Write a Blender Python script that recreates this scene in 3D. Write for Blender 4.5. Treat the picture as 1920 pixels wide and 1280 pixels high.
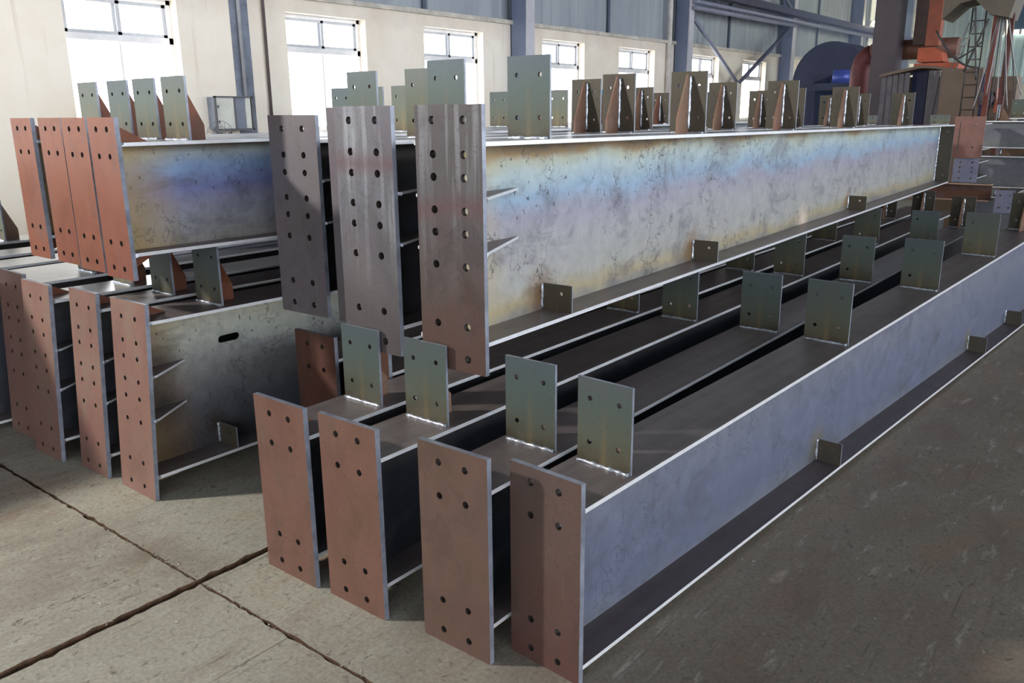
import bpy, bmesh, math, random
from mathutils import Vector, Matrix

random.seed(7)
for o in list(bpy.data.objects):
    bpy.data.objects.remove(o, do_unlink=True)
scene = bpy.context.scene
COL = scene.collection

# ------------------------------------------------------------------ camera
CAM_H = 1.6
PITCH, ROLL, AZ, FPX = 0.265833, 0.0086326, math.radians(38.5), 1567.06
fh = Vector((-math.sin(AZ), math.cos(AZ), 0)); rt = Vector((math.cos(AZ), math.sin(AZ), 0))
cp, sp = math.cos(PITCH), math.sin(PITCH)
FW = fh * cp + Vector((0, 0, -sp)); dn = -fh * sp + Vector((0, 0, -cp))
RX = rt * math.cos(ROLL) + dn * math.sin(ROLL); DN = -rt * math.sin(ROLL) + dn * math.cos(ROLL)
cam_data = bpy.data.cameras.new('camera')
cam_data.sensor_width = 36.0
cam_data.lens = FPX / 1920.0 * 36.0
cam_data.clip_end = 300
cam = bpy.data.objects.new('camera', cam_data)
m = Matrix((RX, -DN, -FW)).transposed().to_4x4()
m.translation = Vector((0, 0, CAM_H))
cam.matrix_world = m
COL.objects.link(cam)
scene.camera = cam

# ------------------------------------------------------------------ world, lamps, exposure
world = bpy.data.worlds.new('world'); scene.world = world
world.use_nodes = True
wb = world.node_tree.nodes['Background']
wb.inputs[0].default_value = (0.90, 0.94, 1.0, 1)
wb.inputs[1].default_value = 4.8
vs = scene.view_settings
vs.view_transform = 'Standard'; vs.look = 'None'; vs.gamma = 1.0
vs.exposure = 0.0
vs.use_curve_mapping = False


def area_lamp(name, loc, target, size, power, color):
    d = bpy.data.lights.new(name, 'AREA'); d.shape = 'SQUARE'; d.size = size
    d.energy = power; d.color = color
    o = bpy.data.objects.new(name, d); COL.objects.link(o)
    o.location = loc
    o.rotation_euler = (Vector(target) - Vector(loc)).to_track_quat('-Z', 'Y').to_euler()
    return o


# added key lamp, unseen and without a fitting, high left behind the camera
area_lamp('added_key_lamp', (-7.4, -2.6, 4.3), (-2.8, 1.6, 0.5), 0.4, 540, (1.0, 0.96, 0.90))


# ------------------------------------------------------------------ helpers
def lin(r, g, b):
    f = lambda c: (c / 255 / 12.92) if c / 255 <= 0.04045 else ((c / 255 + 0.055) / 1.055) ** 2.4
    return (f(r), f(g), f(b), 1)


def link(o, parent=None, loc=None):
    COL.objects.link(o)
    if parent is not None:
        o.parent = parent
    if loc is not None:
        o.location = loc
    return o


def tag(o, label, cat=None, group=None, kind=None):
    if label: o['label'] = label
    if cat: o['category'] = cat
    if group: o['group'] = group
    if kind: o['kind'] = kind
    return o


def empty(name, loc, rz=0.0):
    o = bpy.data.objects.new(name, None); COL.objects.link(o)
    o.empty_display_size = 0.1
    o.location = loc; o.rotation_euler = (0, 0, rz)
    return o


class MB:
    """collects shapes into one mesh"""
    def __init__(self): self.bm = bmesh.new()

    def hexa(self, p, mi=0, side=None):
        v = [self.bm.verts.new(q) for q in p]
        fs = [(0, 3, 2, 1), (4, 5, 6, 7), (0, 1, 5, 4), (1, 2, 6, 5), (2, 3, 7, 6), (3, 0, 4, 7)]
        for k, f in enumerate(fs):
            fc = self.bm.faces.new([v[i] for i in f])
            fc.material_index = (side if (side is not None and k >= 2) else mi)
        return self

    def box(self, x0, x1, y0, y1, z0, z1, mi=0, side=None):
        return self.hexa([(x0, y0, z0), (x1, y0, z0), (x1, y1, z0), (x0, y1, z0),
                          (x0, y0, z1), (x1, y0, z1), (x1, y1, z1), (x0, y1, z1)], mi, side)

    def prism(self, pts, vec, mi=0, side=None):
        vec = Vector(vec)
        a = [self.bm.verts.new(p) for p in pts]; b = [self.bm.verts.new(Vector(p) + vec) for p in pts]
        n = len(pts)
        self.bm.faces.new(a[::-1]).material_index = mi
        self.bm.faces.new(b).material_index = mi
        for i in range(n):
            self.bm.faces.new((a[i], a[(i + 1) % n], b[(i + 1) % n], b[i])).material_index = mi if side is None else side
        return self

    def tube(self, path, r, n=10, mi=0, cap=True, wob=0.0):
        path = [Vector(p) for p in path]
        rings = []
        up0 = None
        for i, p in enumerate(path):
            d = (path[min(i + 1, len(path) - 1)] - path[max(i - 1, 0)]).normalized()
            if up0 is None:
                ref = Vector((0, 0, 1)) if abs(d.z) < 0.9 else Vector((1, 0, 0))
                u = d.cross(ref).normalized()
            else:
                u = (up0 - d * up0.dot(d)).normalized()
            up0 = u; w = d.cross(u).normalized()
            rr = (r[i] if isinstance(r, (list, tuple)) else r) * (1 + random.uniform(-wob, wob))
            rings.append([self.bm.verts.new(p + (u * math.cos(2 * math.pi * k / n) + w * math.sin(2 * math.pi * k / n)) * rr) for k in range(n)])
        for a, b in zip(rings, rings[1:]):
            for k in range(n):
                f = self.bm.faces.new((a[k], a[(k + 1) % n], b[(k + 1) % n], b[k])); f.material_index = mi; f.smooth = True
        if cap:
            self.bm.faces.new(rings[0][::-1]).material_index = mi
            self.bm.faces.new(rings[-1]).material_index = mi
        return self

    def mesh(self, name, mats):
        bmesh.ops.recalc_face_normals(self.bm, faces=self.bm.faces[:])
        me = bpy.data.meshes.new(name); self.bm.to_mesh(me); self.bm.free()
        for mt in (mats if isinstance(mats, (list, tuple)) else [mats]): me.materials.append(mt)
        return me

    def build(self, name, mats, parent=None, loc=None):
        o = bpy.data.objects.new(name, self.mesh(name, mats))
        return link(o, parent, loc)


def holed_plate(x0, x1, z0, z1, y0, y1, holes, r, mi=0, side=1, slots=(), hole_mi=2):
    """solid plate in the XZ plane with round holes cut through (list of (x, z)); slots = (xa, xb, za, zb)"""
    mb = MB(); bm = mb.bm
    s = r * 1.25
    xs = sorted({x0, x1} | {round(h[0] - s, 5) for h in holes} | {round(h[0] + s, 5) for h in holes} | {v for q in slots for v in q[:2]})
    zs = sorted({z0, z1} | {round(h[1] - s, 5) for h in holes} | {round(h[1] + s, 5) for h in holes} | {v for q in slots for v in q[2:]})
    def tidy(v):
        out = [v[0]]
        for q in v[1:]:
            if q - out[-1] > 1e-4: out.append(q)
        return out
    xs, zs = tidy(xs), tidy(zs)
    cache = {}
    def V(x, y, z):
        k = (round(x, 4), round(y, 4), round(z, 4))
        if k not in cache: cache[k] = bm.verts.new((x, y, z))
        return cache[k]
    N = 16
    for i in range(len(xs) - 1):
        for j in range(len(zs) - 1):
            a, b, c, d = xs[i], xs[i + 1], zs[j], zs[j + 1]
            cx, cz = (a + b) / 2, (c + d) / 2
            if any(q[0] < cx < q[1] and q[2] < cz < q[3] for q in slots):
                inside = lambda u, v: any(k[0] < u < k[1] and k[2] < v < k[3] for k in slots)
                for (p, q, nu, nv) in (((a, c), (b, c), cx, c - 1e-3), ((b, c), (b, d), b + 1e-3, cz), ((b, d), (a, d), cx, d + 1e-3), ((a, d), (a, c), a - 1e-3, cz)):
                    if inside(nu, nv): continue
                    f = bm.faces.new((V(p[0], y0, p[1]), V(q[0], y0, q[1]), V(q[0], y1, q[1]), V(p[0], y1, p[1]))); f.material_index = side
                continue
            hole = [h for h in holes if abs(h[0] - cx) < s * 0.6 and abs(h[1] - cz) < s * 0.6]
            if hole and abs((b - a) - 2 * s) < 2e-3 and abs((d - c) - 2 * s) < 2e-3:
                hx, hz = hole[0]
                corners = [(b, d), (a, d), (a, c), (b, c)]
                for q in range(4):
                    arc = [(hx + r * math.cos(math.pi / 4 + q * math.pi / 2 + k * math.pi / 8), hz + r * math.sin(math.pi / 4 + q * math.pi / 2 + k * math.pi / 8)) for k in range(5)]
                    A, B = corners[q], corners[(q + 1) % 4]
                    for y in (y0, y1):
                        f = bm.faces.new([V(A[0], y, A[1]), V(B[0], y, B[1])] + [V(p[0], y, p[1]) for p in arc[::-1]]); f.material_index = mi
                    for k in range(4):
                        p, w = arc[k], arc[k + 1]
                        f = bm.faces.new((V(p[0], y0, p[1]), V(w[0], y0, w[1]), V(w[0], y1, w[1]), V(p[0], y1, p[1]))); f.material_index = hole_mi
            else:
                for y in (y0, y1):
                    f = bm.faces.new((V(a, y, c), V(b, y, c), V(b, y, d), V(a, y, d))); f.material_index = mi
    for i in range(len(xs) - 1):
        for z in (z0, z1):
            f = bm.faces.new((V(xs[i], y0, z), V(xs[i + 1], y0, z), V(xs[i + 1], y1, z), V(xs[i], y1, z))); f.material_index = side
    for j in range(len(zs) - 1):
        for x in (x0, x1):
            f = bm.faces.new((V(x, y0, zs[j]), V(x, y0, zs[j + 1]), V(x, y1, zs[j + 1]), V(x, y1, zs[j]))); f.material_index = side
    return mb


# ------------------------------------------------------------------ materials
def new_mat(name):
    mt = bpy.data.materials.new(name); mt.use_nodes = True
    nt = mt.node_tree; nt.nodes.clear()
    out = nt.nodes.new('ShaderNodeOutputMaterial'); b = nt.nodes.new('ShaderNodeBsdfPrincipled')
    nt.links.new(b.outputs[0], out.inputs[0])
    return mt, nt, b


class NT:
    def __init__(self, nt): self.nt = nt

    def n(self, t, **kw):
        nd = self.nt.nodes.new(t)
        for k, v in kw.items(): setattr(nd, k, v)
        return nd

    def l(self, a, b): self.nt.links.new(a, b)

    def coord(self, which='Object'):
        return self.n('ShaderNodeTexCoord').outputs[which]

    def mapping(self, vec, scale=(1, 1, 1), loc=(0, 0, 0)):
        nd = self.n('ShaderNodeMapping'); nd.inputs['Scale'].default_value = scale; nd.inputs['Location'].default_value = loc
        self.l(vec, nd.inputs[0]); return nd.outputs[0]

    def noise(self, vec, scale=5, detail=4, rough=0.6, dist=0.0):
        nd = self.n('ShaderNodeTexNoise'); nd.inputs['Scale'].default_value = scale; nd.inputs['Detail'].default_value = detail
        nd.inputs['Roughness'].default_value = rough; nd.inputs['Distortion'].default_value = dist
        self.l(vec, nd.inputs['Vector']); return nd.outputs[0]

    def math(self, op, a, b=None, c=None):
        nd = self.n('ShaderNodeMath', operation=op)
        for i, v in enumerate((a, b, c)):
            if v is None: continue
            if isinstance(v, (int, float)): nd.inputs[i].default_value = v
            else: self.l(v, nd.inputs[i])
        return nd.outputs[0]

    def ramp(self, fac, stops, interp='LINEAR'):
        nd = self.n('ShaderNodeValToRGB'); cr = nd.color_ramp; cr.interpolation = interp
        while len(cr.elements) < len(stops): cr.elements.new(0.5)
        for e, (p, c) in zip(cr.elements, stops): e.position = p; e.color = c
        self.l(fac, nd.inputs[0]); return nd.outputs[0]

    def mix(self, fac, a, b, mode='MIX'):
        nd = self.n('ShaderNodeMixRGB', blend_type=mode)
        for i, v in ((0, fac), (1, a), (2, b)):
            if isinstance(v, (int, float)): nd.inputs[i].default_value = v
            elif isinstance(v, tuple): nd.inputs[i].default_value = v
            else: self.l(v, nd.inputs[i])
        return nd.outputs[0]

    def sep(self, vec):
        nd = self.n('ShaderNodeSeparateXYZ'); self.l(vec, nd.inputs[0]); return nd.outputs

    def rnd(self):
        return self.n('ShaderNodeObjectInfo').outputs['Random']

    def offset(self, vec):
        """shift object coordinates by a per-object random so that copies differ"""
        r = self.math('MULTIPLY', self.rnd(), 37.0)
        nd = self.n('ShaderNodeVectorMath', operation='ADD'); self.l(vec, nd.inputs[0])
        cb = self.n('ShaderNodeCombineXYZ'); self.l(r, cb.inputs[0]); self.l(r, cb.inputs[1]); self.l(cb.outputs[0], nd.inputs[1])
        return nd.outputs[0]

    def bump(self, h, strength, bsdf, dist=0.01):
        nd = self.n('ShaderNodeBump'); nd.inputs['Strength'].default_value = strength; nd.inputs['Distance'].default_value = dist
        self.l(h, nd.inputs['Height']); self.l(nd.outputs[0], bsdf.inputs['Normal'])


BLK = (0, 0, 0, 1); WHT = (1, 1, 1, 1)


def m_plain(name, c, rough=0.6, metal=0.0, var=0.12, scale=6, emit=None):
    mt, nt, b = new_mat(name); t = NT(nt)
    n = t.noise(t.offset(t.coord()), scale, 5, 0.65)
    k = t.ramp(n, [(0.3, tuple(max(0, x * (1 - var * 1.6)) for x in c[:3]) + (1,)), (0.7, tuple(min(1, x * (1 + var)) for x in c[:3]) + (1,))])
    t.l(k, b.inputs['Base Color'])
    b.inputs['Roughness'].default_value = rough; b.inputs['Metallic'].default_value = metal
    if emit:
        b.inputs['Emission Color'].default_value = emit[0]; b.inputs['Emission Strength'].default_value = emit[1]
    return mt


def m_plate(name, a, b_, c, metal=0.15, rough=0.5, streak=0.0, low=None, patch=0.45, band=None):
    """flat rolled plate with thin red-brown rust bloom and vertical drying streaks"""
    mt, nt, b = new_mat(name); t = NT(nt)
    co = t.offset(t.coord())
    big = t.noise(t.mapping(co, (1, 1, 0.6)), 5.5, 4, 0.6, 0.6)
    col = t.ramp(big, [(0.28, a), (0.5, b_), (0.74, c)])
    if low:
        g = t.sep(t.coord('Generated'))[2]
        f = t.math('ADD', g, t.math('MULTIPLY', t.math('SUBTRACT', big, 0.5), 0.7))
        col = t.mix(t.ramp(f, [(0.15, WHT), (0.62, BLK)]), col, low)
    if streak:
        s = t.noise(t.mapping(co, (26, 1, 1.2)), 1.0, 3, 0.55)
        zz = t.sep(t.coord('Generated'))[2]
        fac = t.math('MULTIPLY', t.ramp(s, [(0.5, BLK), (0.62, WHT)]), t.ramp(t.math('ADD', zz, t.math('MULTIPLY', big, 0.3)), [(0.45, BLK), (1.0, WHT)]))
        col = t.mix(t.math('MULTIPLY', fac, streak), col, lin(176, 182, 188))
    # flaked scale: hard-edged darker islands, and a purple-brown bloom
    isl = t.noise(t.mapping(co, (1, 1, 0.7), (7, 3, 2)), 7.5, 7, 0.72, 0.5)
    col = t.mix(t.math('MULTIPLY', t.ramp(isl, [(0.53, BLK), (0.58, WHT)]), patch * 0.6), col, tuple(v * 0.62 for v in a[:3]) + (1,))
    blo = t.noise(t.mapping(co, (1, 1, 0.8), (1, 9, 4)), 3.3, 3, 0.6, 0.3)
    col = t.mix(t.math('MULTIPLY', t.ramp(blo, [(0.5, BLK), (0.68, WHT)]), patch), col, (a[0] * 1.0, a[1] * 0.78, a[2] * 0.95, 1))
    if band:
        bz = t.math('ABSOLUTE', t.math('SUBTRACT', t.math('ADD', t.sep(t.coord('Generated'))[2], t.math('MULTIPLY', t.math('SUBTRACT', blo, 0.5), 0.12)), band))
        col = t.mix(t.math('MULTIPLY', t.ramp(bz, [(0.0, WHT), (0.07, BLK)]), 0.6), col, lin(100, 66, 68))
    sp = t.noise(co, 120, 3, 0.6)
    col = t.mix(t.math('MULTIPLY', t.ramp(sp, [(0.58, BLK), (0.68, WHT)]), 0.45), col, tuple(v * 0.45 for v in a[:3]) + (1,))
    sc = t.noise(t.mapping(co, (40, 3, 2.5)), 2.0, 2, 0.5)
    col = t.mix(t.math('MULTIPLY', t.ramp(sc, [(0.71, BLK), (0.76, WHT)]), 0.12), col, lin(170, 150, 140))
    t.l(col, b.inputs['Base Color'])
    b.inputs['Metallic'].default_value = metal
    t.l(t.ramp(big, [(0.2, (rough - 0.08,) * 3 + (1,)), (0.8, (rough + 0.1,) * 3 + (1,))]), b.inputs['Roughness'])
    t.bump(sp, 0.08, b, 0.002)
    return mt


def m_web(name, stops, crack=0.7, metal=0.35, rough=0.42, wob=0.22, left=None, spots=()):
    """mill-scale web sheet: heat-tint bands over the height, flaking scale lines, dark specks"""
    mt, nt, b = new_mat(name); t = NT(nt)
    co = t.coord(); gen = t.sep(t.coord('Generated'))
    big = t.noise(t.mapping(co, (1, 0.55, 1)), 2.4, 4, 0.55, 0.8)
    fine = t.noise(t.mapping(co, (1, 1, 1)), 14, 6, 0.7, 0.4)
    z = t.math('ADD', gen[2], t.math('MULTIPLY', t.math('SUBTRACT', big, 0.5), wob))
    z = t.math('ADD', z, t.math('MULTIPLY', t.math('SUBTRACT', fine, 0.5), 0.05))
    col = t.ramp(z, stops)
    col = t.mix(0.35, col, t.ramp(fine, [(0.3, (0.25, 0.25, 0.27, 1)), (0.7, WHT)]), 'MULTIPLY')
    blot = t.ramp(t.noise(t.mapping(co, (1, 0.7, 1.1), (4, 2, 1)), 4.2, 6, 0.7, 0.5), [(0.52, BLK), (0.66, WHT)])
    col = t.mix(t.math('MULTIPLY', blot, 0.6 if crack else 0.0), col, lin(96, 98, 108))
    if left is not None:
        y = t.math('ADD', t.sep(co)[1], t.math('MULTIPLY', t.math('SUBTRACT', big, 0.5), 0.25))
        col = t.mix(t.ramp(y, [(0.0, (0.9,) * 3 + (1,)), (0.1, (0.6,) * 3 + (1,)), (0.3, BLK)]), col, left)
    for (sy, sz, rad, c_) in spots:                 # weld heat rings and ground spots
        p_ = t.sep(co)
        d2 = t.math('ADD', t.math('POWER', t.math('SUBTRACT', p_[1], sy), 2.0), t.math('POWER', t.math('SUBTRACT', p_[2], sz), 2.0))
        d = t.math('ADD', t.math('SQRT', d2), t.math('MULTIPLY', t.math('SUBTRACT', fine, 0.5), rad * 0.7))
        col = t.mix(t.ramp(t.math('DIVIDE', d, rad * 2.0), [(0.1, (0.85,) * 3 + (1,)), (0.3, (0.5,) * 3 + (1,)), (0.62, BLK)]), col, c_)
    if crack:
        dv = t.n('ShaderNodeVectorMath', operation='ADD')
        nz = t.n('ShaderNodeTexNoise'); nz.inputs['Scale'].default_value = 7; nz.inputs['Detail'].default_value = 6
        t.l(co, nz.inputs['Vector'])
        sc = t.n('ShaderNodeVectorMath', operation='SCALE'); t.l(nz.outputs['Color'], sc.inputs[0]); sc.inputs['Scale'].default_value = 0.28
        t.l(t.mapping(co, (1, 1, 0.5)), dv.inputs[0]); t.l(sc.outputs[0], dv.inputs[1])
        vo = t.n('ShaderNodeTexVoronoi', feature='DISTANCE_TO_EDGE'); vo.inputs['Scale'].default_value = 13
        t.l(dv.outputs[0], vo.inputs['Vector'])
        line = t.ramp(vo.outputs['Distance'], [(0.0, WHT), (0.034, BLK)])
        mask = t.ramp(t.noise(co, 3.1, 5, 0.65), [(0.5, BLK), (0.58, WHT)])
        spk = t.ramp(t.noise(t.mapping(co, (1, 1, 0.6)), 52, 3, 0.55), [(0.66, BLK), (0.70, WHT)])
        smask = t.ramp(t.math('ADD', gen[2], t.math('MULTIPLY', big, 0.6)), [(0.7, BLK), (1.0, WHT)])
        f = t.math('MAXIMUM', t.math('MULTIPLY', line, mask), t.math('MULTIPLY', spk, smask))
        col = t.mix(t.math('MULTIPLY', f, crack), col, lin(58, 58, 62))
    t.l(col, b.inputs['Base Color'])
    b.inputs['Metallic'].default_value = metal
    t.l(t.ramp(fine, [(0.2, (rough - 0.06,) * 3 + (1,)), (0.8, (rough + 0.12,) * 3 + (1,))]), b.inputs['Roughness'])
    t.bump(fine, 0.06, b, 0.003)
    return mt


def m_scale(name, a, b_, metal=0.35, rough=0.45):
    """dark mill scale on flanges, with faint streaks along the length"""
    mt, nt, b = new_mat(name); t = NT(nt)
    co = t.offset(t.coord())
    s = t.noise(t.mapping(co, (22, 0.6, 4)), 1.0, 4, 0.55)
    g = t.noise(co, 9, 5, 0.65)
    col = t.ramp(t.math('ADD', t.math('MULTIPLY', s, 0.6), t.math('MULTIPLY', g, 0.4)), [(0.35, a), (0.65, b_)])
    sp = t.noise(co, 95, 2, 0.5)
    col = t.mix(t.math('MULTIPLY', t.ramp(sp, [(0.71, BLK), (0.75, WHT)]), 0.5), col, lin(150, 150, 156))
    t.l(col, b.inputs['Base Color'])
    b.inputs['Metallic'].default_value = metal; b.inputs['Roughness'].default_value = rough
    t.bump(g, 0.05, b, 0.003)
    return mt


def m_cleat(name):
    mt, nt, b = new_mat(name); t = NT(nt)
    gen = t.sep(t.coord('Generated')); co = t.offset(t.coord())
    n = t.noise(t.mapping(co, (1, 1, 0.6)), 7, 4, 0.6, 0.5)
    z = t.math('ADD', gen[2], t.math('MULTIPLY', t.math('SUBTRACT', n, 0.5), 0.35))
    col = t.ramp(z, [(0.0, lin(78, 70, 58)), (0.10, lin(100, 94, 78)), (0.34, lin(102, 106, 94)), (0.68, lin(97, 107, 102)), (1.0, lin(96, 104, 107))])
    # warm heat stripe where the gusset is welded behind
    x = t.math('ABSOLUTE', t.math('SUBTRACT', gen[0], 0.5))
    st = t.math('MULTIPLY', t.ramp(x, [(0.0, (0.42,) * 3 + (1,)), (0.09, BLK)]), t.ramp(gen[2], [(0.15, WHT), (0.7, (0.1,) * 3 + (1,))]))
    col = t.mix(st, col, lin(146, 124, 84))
    hue = t.mix(t.rnd(), (0.70, 0.79, 0.86, 1), (1.02, 0.97, 0.84, 1))
    col = t.mix(1.0, col, hue, 'MULTIPLY')
    sp = t.noise(co, 110, 2, 0.5)
    col = t.mix(t.math('MULTIPLY', t.ramp(sp, [(0.64, BLK), (0.7, WHT)]), 0.3), col, lin(60, 58, 54))
    t.l(col, b.inputs['Base Color']); b.inputs['Metallic'].default_value = 0.3; b.inputs['Roughness'].default_value = 0.48
    return mt


EDGE = m_plain('cut_edge_steel', lin(236, 238, 242), 0.32, 0.3, 0.06, 30)
EDGE_P = m_plain('plate_edge_steel', lin(146, 152, 166), 0.36, 0.35, 0.25, 14)
WELD = m_plain('weld_metal', lin(206, 214, 226), 0.25, 0.6, 0.3, 60)
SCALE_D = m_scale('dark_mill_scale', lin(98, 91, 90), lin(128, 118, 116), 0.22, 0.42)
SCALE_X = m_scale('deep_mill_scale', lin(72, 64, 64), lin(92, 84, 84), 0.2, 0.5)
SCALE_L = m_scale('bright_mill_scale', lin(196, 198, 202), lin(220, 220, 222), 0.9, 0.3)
CLEAT = m_cleat('cleat_steel')
CLEAT_D = m_plate('cleat_shaded_olive', lin(70, 66, 54), lin(78, 72, 58), lin(68, 68, 62), rough=0.55)  # darker olive copy of the cleat steel, shade put into the colour
GUSSET = m_plate('gusset_rust', lin(112, 82, 64), lin(136, 104, 84), lin(138, 118, 102))
GUSSET_O = m_plate('gusset_orange_rust', lin(112, 64, 42), lin(132, 80, 56), lin(104, 74, 62))
HOLE = m_plain('hole_wall', lin(58, 50, 46), 0.7, 0.2)  # hole walls darkened so the holes read dark; shade is in the colour
P_UL = m_plate('plate_orange_rust', lin(132, 84, 66), lin(142, 88, 68), lin(128, 94, 84))
P_L = m_plate('plate_pink_rust', lin(134, 104, 92), lin(142, 107, 96), lin(136, 120, 104))
P_U1 = m_plate('plate_grey_violet', lin(98, 94, 100), lin(108, 102, 106), lin(102, 96, 96))
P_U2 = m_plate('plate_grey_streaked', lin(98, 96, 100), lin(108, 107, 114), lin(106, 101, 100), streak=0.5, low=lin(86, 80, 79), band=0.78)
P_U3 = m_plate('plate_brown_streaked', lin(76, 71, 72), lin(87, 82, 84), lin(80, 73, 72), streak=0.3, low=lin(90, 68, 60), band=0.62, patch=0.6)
P_B = m_plate('plate_brown_rust', lin(112, 83, 68), lin(122, 87, 76), lin(106, 86, 74))
P_B3 = m_plate('plate_dull_brown', lin(96, 77, 65), lin(107, 83, 73), lin(92, 76, 69))
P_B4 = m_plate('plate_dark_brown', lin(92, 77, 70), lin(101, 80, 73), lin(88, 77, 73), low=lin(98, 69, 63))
P_R = m_plate('plate_red_rust', lin(84, 56, 47), lin(94, 61, 50), lin(78, 58, 51))

W_U3 = m_web('web_pale_heat_tint', [(0.0, lin(150, 148, 140)), (0.06, lin(178, 166, 134)), (0.16, lin(178, 178, 172)), (0.45, lin(172, 172, 176)), (0.60, lin(160, 160, 176)),
                                    (0.70, lin(150, 176, 200)), (0.84, lin(176, 192, 192)), (0.90, lin(176, 178, 160)), (0.94, lin(150, 124, 84)), (1.0, lin(96, 80, 60))], 0.95, 0.25, 0.42, 0.26, lin(196, 176, 128),
             [(0.52, 0.93, 0.10, lin(128, 94, 62)), (1.88, 0.93, 0.10, lin(140, 104, 66)), (4.67, 0.93, 0.09, lin(148, 112, 70)), (0.0, 1.35, 0.09, lin(110, 80, 56)), (0.0, 1.18, 0.09, lin(120, 88, 60)), (3.62, 0.895, 0.11, lin(226, 208, 190))])
W_UL = m_web('web_blue_heat_tint', [(0.0, lin(140, 132, 124)), (0.08, lin(168, 164, 160)), (0.3, lin(166, 168, 178)), (0.48, lin(160, 160, 186)), (0.62, lin(136, 144, 196)),
                                    (0.8, lin(144, 172, 212)), (0.92, lin(160, 172, 178)), (1.0, lin(130, 122, 106))], 0.6, 0.3, 0.42, 0.24, lin(196, 168, 112))
W_L3 = m_web('web_pitted_grey', [(0.0, lin(84, 84, 90)), (0.3, lin(104, 106, 114)), (0.5, lin(140, 140, 142)), (0.66, lin(162, 164, 162)), (0.8, lin(190, 194, 182)), (0.92, lin(198, 196, 176)), (1.0, lin(150, 138, 112))],
             0.85, 0.3, 0.45, 0.3, lin(150, 118, 66), [(0.13, 0.555, 0.12, lin(70, 62, 54)), (0.13, 0.375, 0.12, lin(66, 60, 54)), (0.39, 0.2, 0.07, lin(70, 60, 50))])
W_B4 = m_web('web_blue_grey', [(0.0, lin(126, 130, 142)), (0.12, lin(116, 124, 148)), (0.4, lin(120, 126, 150)), (0.62, lin(132, 136, 152)), (0.78, lin(124, 126, 150)), (0.9, lin(104, 128, 170)), (1.0, lin(124, 136, 156))],
             0.5, 0.35, 0.4, 0.45, None, [(1.92, 0.12, 0.09, lin(122, 112, 84)), (4.39, 0.12, 0.08, lin(122, 112, 84))])
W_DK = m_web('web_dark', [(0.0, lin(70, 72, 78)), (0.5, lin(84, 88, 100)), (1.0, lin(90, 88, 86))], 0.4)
W_FAR = m_web('web_far_grey', [(0.0, lin(128, 130, 128)), (0.5, lin(120, 122, 130)), (1.0, lin(118, 122, 126))], 0.3)
W_BRN = m_web('web_brown_rust', [(0.0, lin(122, 80, 56)), (0.5, lin(116, 76, 58)), (1.0, lin(96, 66, 52))], 0.2, 0.1, 0.6)


# ------------------------------------------------------------------ the hall
def floor_mat():
    mt, nt, b = new_mat('floor_concrete'); t = NT(nt)
    co = t.coord()
    big = t.noise(co, 0.9, 5, 0.6, 0.5)
    mid = t.noise(t.mapping(co, (1.0, 0.45, 1)), 4.5, 6, 0.7, 0.6)
    col = t.ramp(t.math('ADD', t.math('MULTIPLY', big, 0.55), t.math('MULTIPLY', mid, 0.45)),
                 [(0.32, lin(134, 124, 110)), (0.45, lin(164, 158, 143)), (0.55, lin(178, 176, 160)), (0.7, lin(174, 158, 138))])
    # mixed to a darker brown on the outermost girder's side, edge broken by noise
    brown_side = t.math('ADD', t.sep(co)[0], t.math('MULTIPLY', t.math('SUBTRACT', big, 0.5), 1.6))
    col = t.mix(t.math('MULTIPLY', t.ramp(t.math('ADD', brown_side, 1.9), [(0.0, BLK), (0.9, WHT)]), 0.75), col, t.ramp(mid, [(0.3, lin(108, 90, 76)), (0.6, lin(122, 110, 94))]))
    # scraped paler patches and dark pits drawn out along the slab
    sc = t.noise(t.mapping(co, (5, 1.2, 1)), 3.2, 5, 0.7)
    col = t.mix(t.math('MULTIPLY', t.ramp(sc, [(0.58, BLK), (0.70, WHT)]), 0.6), col, lin(198, 194, 180))
    pit = t.noise(t.mapping(co, (1.3, 0.9, 1)), 30, 6, 0.75, 0.6)
    col = t.mix(t.math('MULTIPLY', t.math('MULTIPLY', t.ramp(pit, [(0.555, BLK), (0.63, WHT)]), t.ramp(mid, [(0.42, (0.25,) * 3 + (1,)), (0.6, WHT)])), 0.75), col, lin(78, 68, 56))
    rust = t.noise(t.mapping(co, (1.2, 0.5, 1), (2, 5, 0)), 2.6, 5, 0.65, 0.4)
    col = t.mix(t.math('MULTIPLY', t.ramp(rust, [(0.54, BLK), (0.66, WHT)]), 0.4), col, lin(150, 116, 92))
    grain = t.noise(co, 70, 4, 0.7)
    col = t.mix(0.4, col, t.ramp(grain, [(0.35, (0.3, 0.3, 0.3, 1)), (0.65, WHT)]), 'MULTIPLY')
    chip = t.noise(t.mapping(co, (4, 2.4, 1), (3, 1, 0)), 9, 3, 0.6)
    col = t.mix(t.math('MULTIPLY', t.ramp(chip, [(0.72, BLK), (0.75, WHT)]), 0.6), col, lin(200, 208, 202))
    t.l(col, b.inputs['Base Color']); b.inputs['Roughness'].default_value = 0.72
    scr = t.noise(t.mapping(co, (60, 2.2, 1), (5, 2, 0)), 1.0, 3, 0.5)
    scr2 = t.noise(t.mapping(co, (1, 0.4, 1), (9, 2, 0)), 3.0, 3, 0.5)
    scratch = t.math('MULTIPLY', t.ramp(scr, [(0.62, BLK), (0.66, WHT)]), t.ramp(scr2, [(0.5, BLK), (0.6, WHT)]))
    col = t.mix(t.math('MULTIPLY', scratch, 0.55), col, lin(84, 74, 62))
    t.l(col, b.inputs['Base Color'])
    t.bump(t.math('ADD', t.math('MULTIPLY', mid, 0.6), t.math('MULTIPLY', pit, 0.4)), 0.3, b, 0.012)
    return mt


FLOOR = floor_mat()
DIRT = m_plain('joint_dirt', lin(104, 80, 60), 0.9, 0, 0.4, 30)

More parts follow.
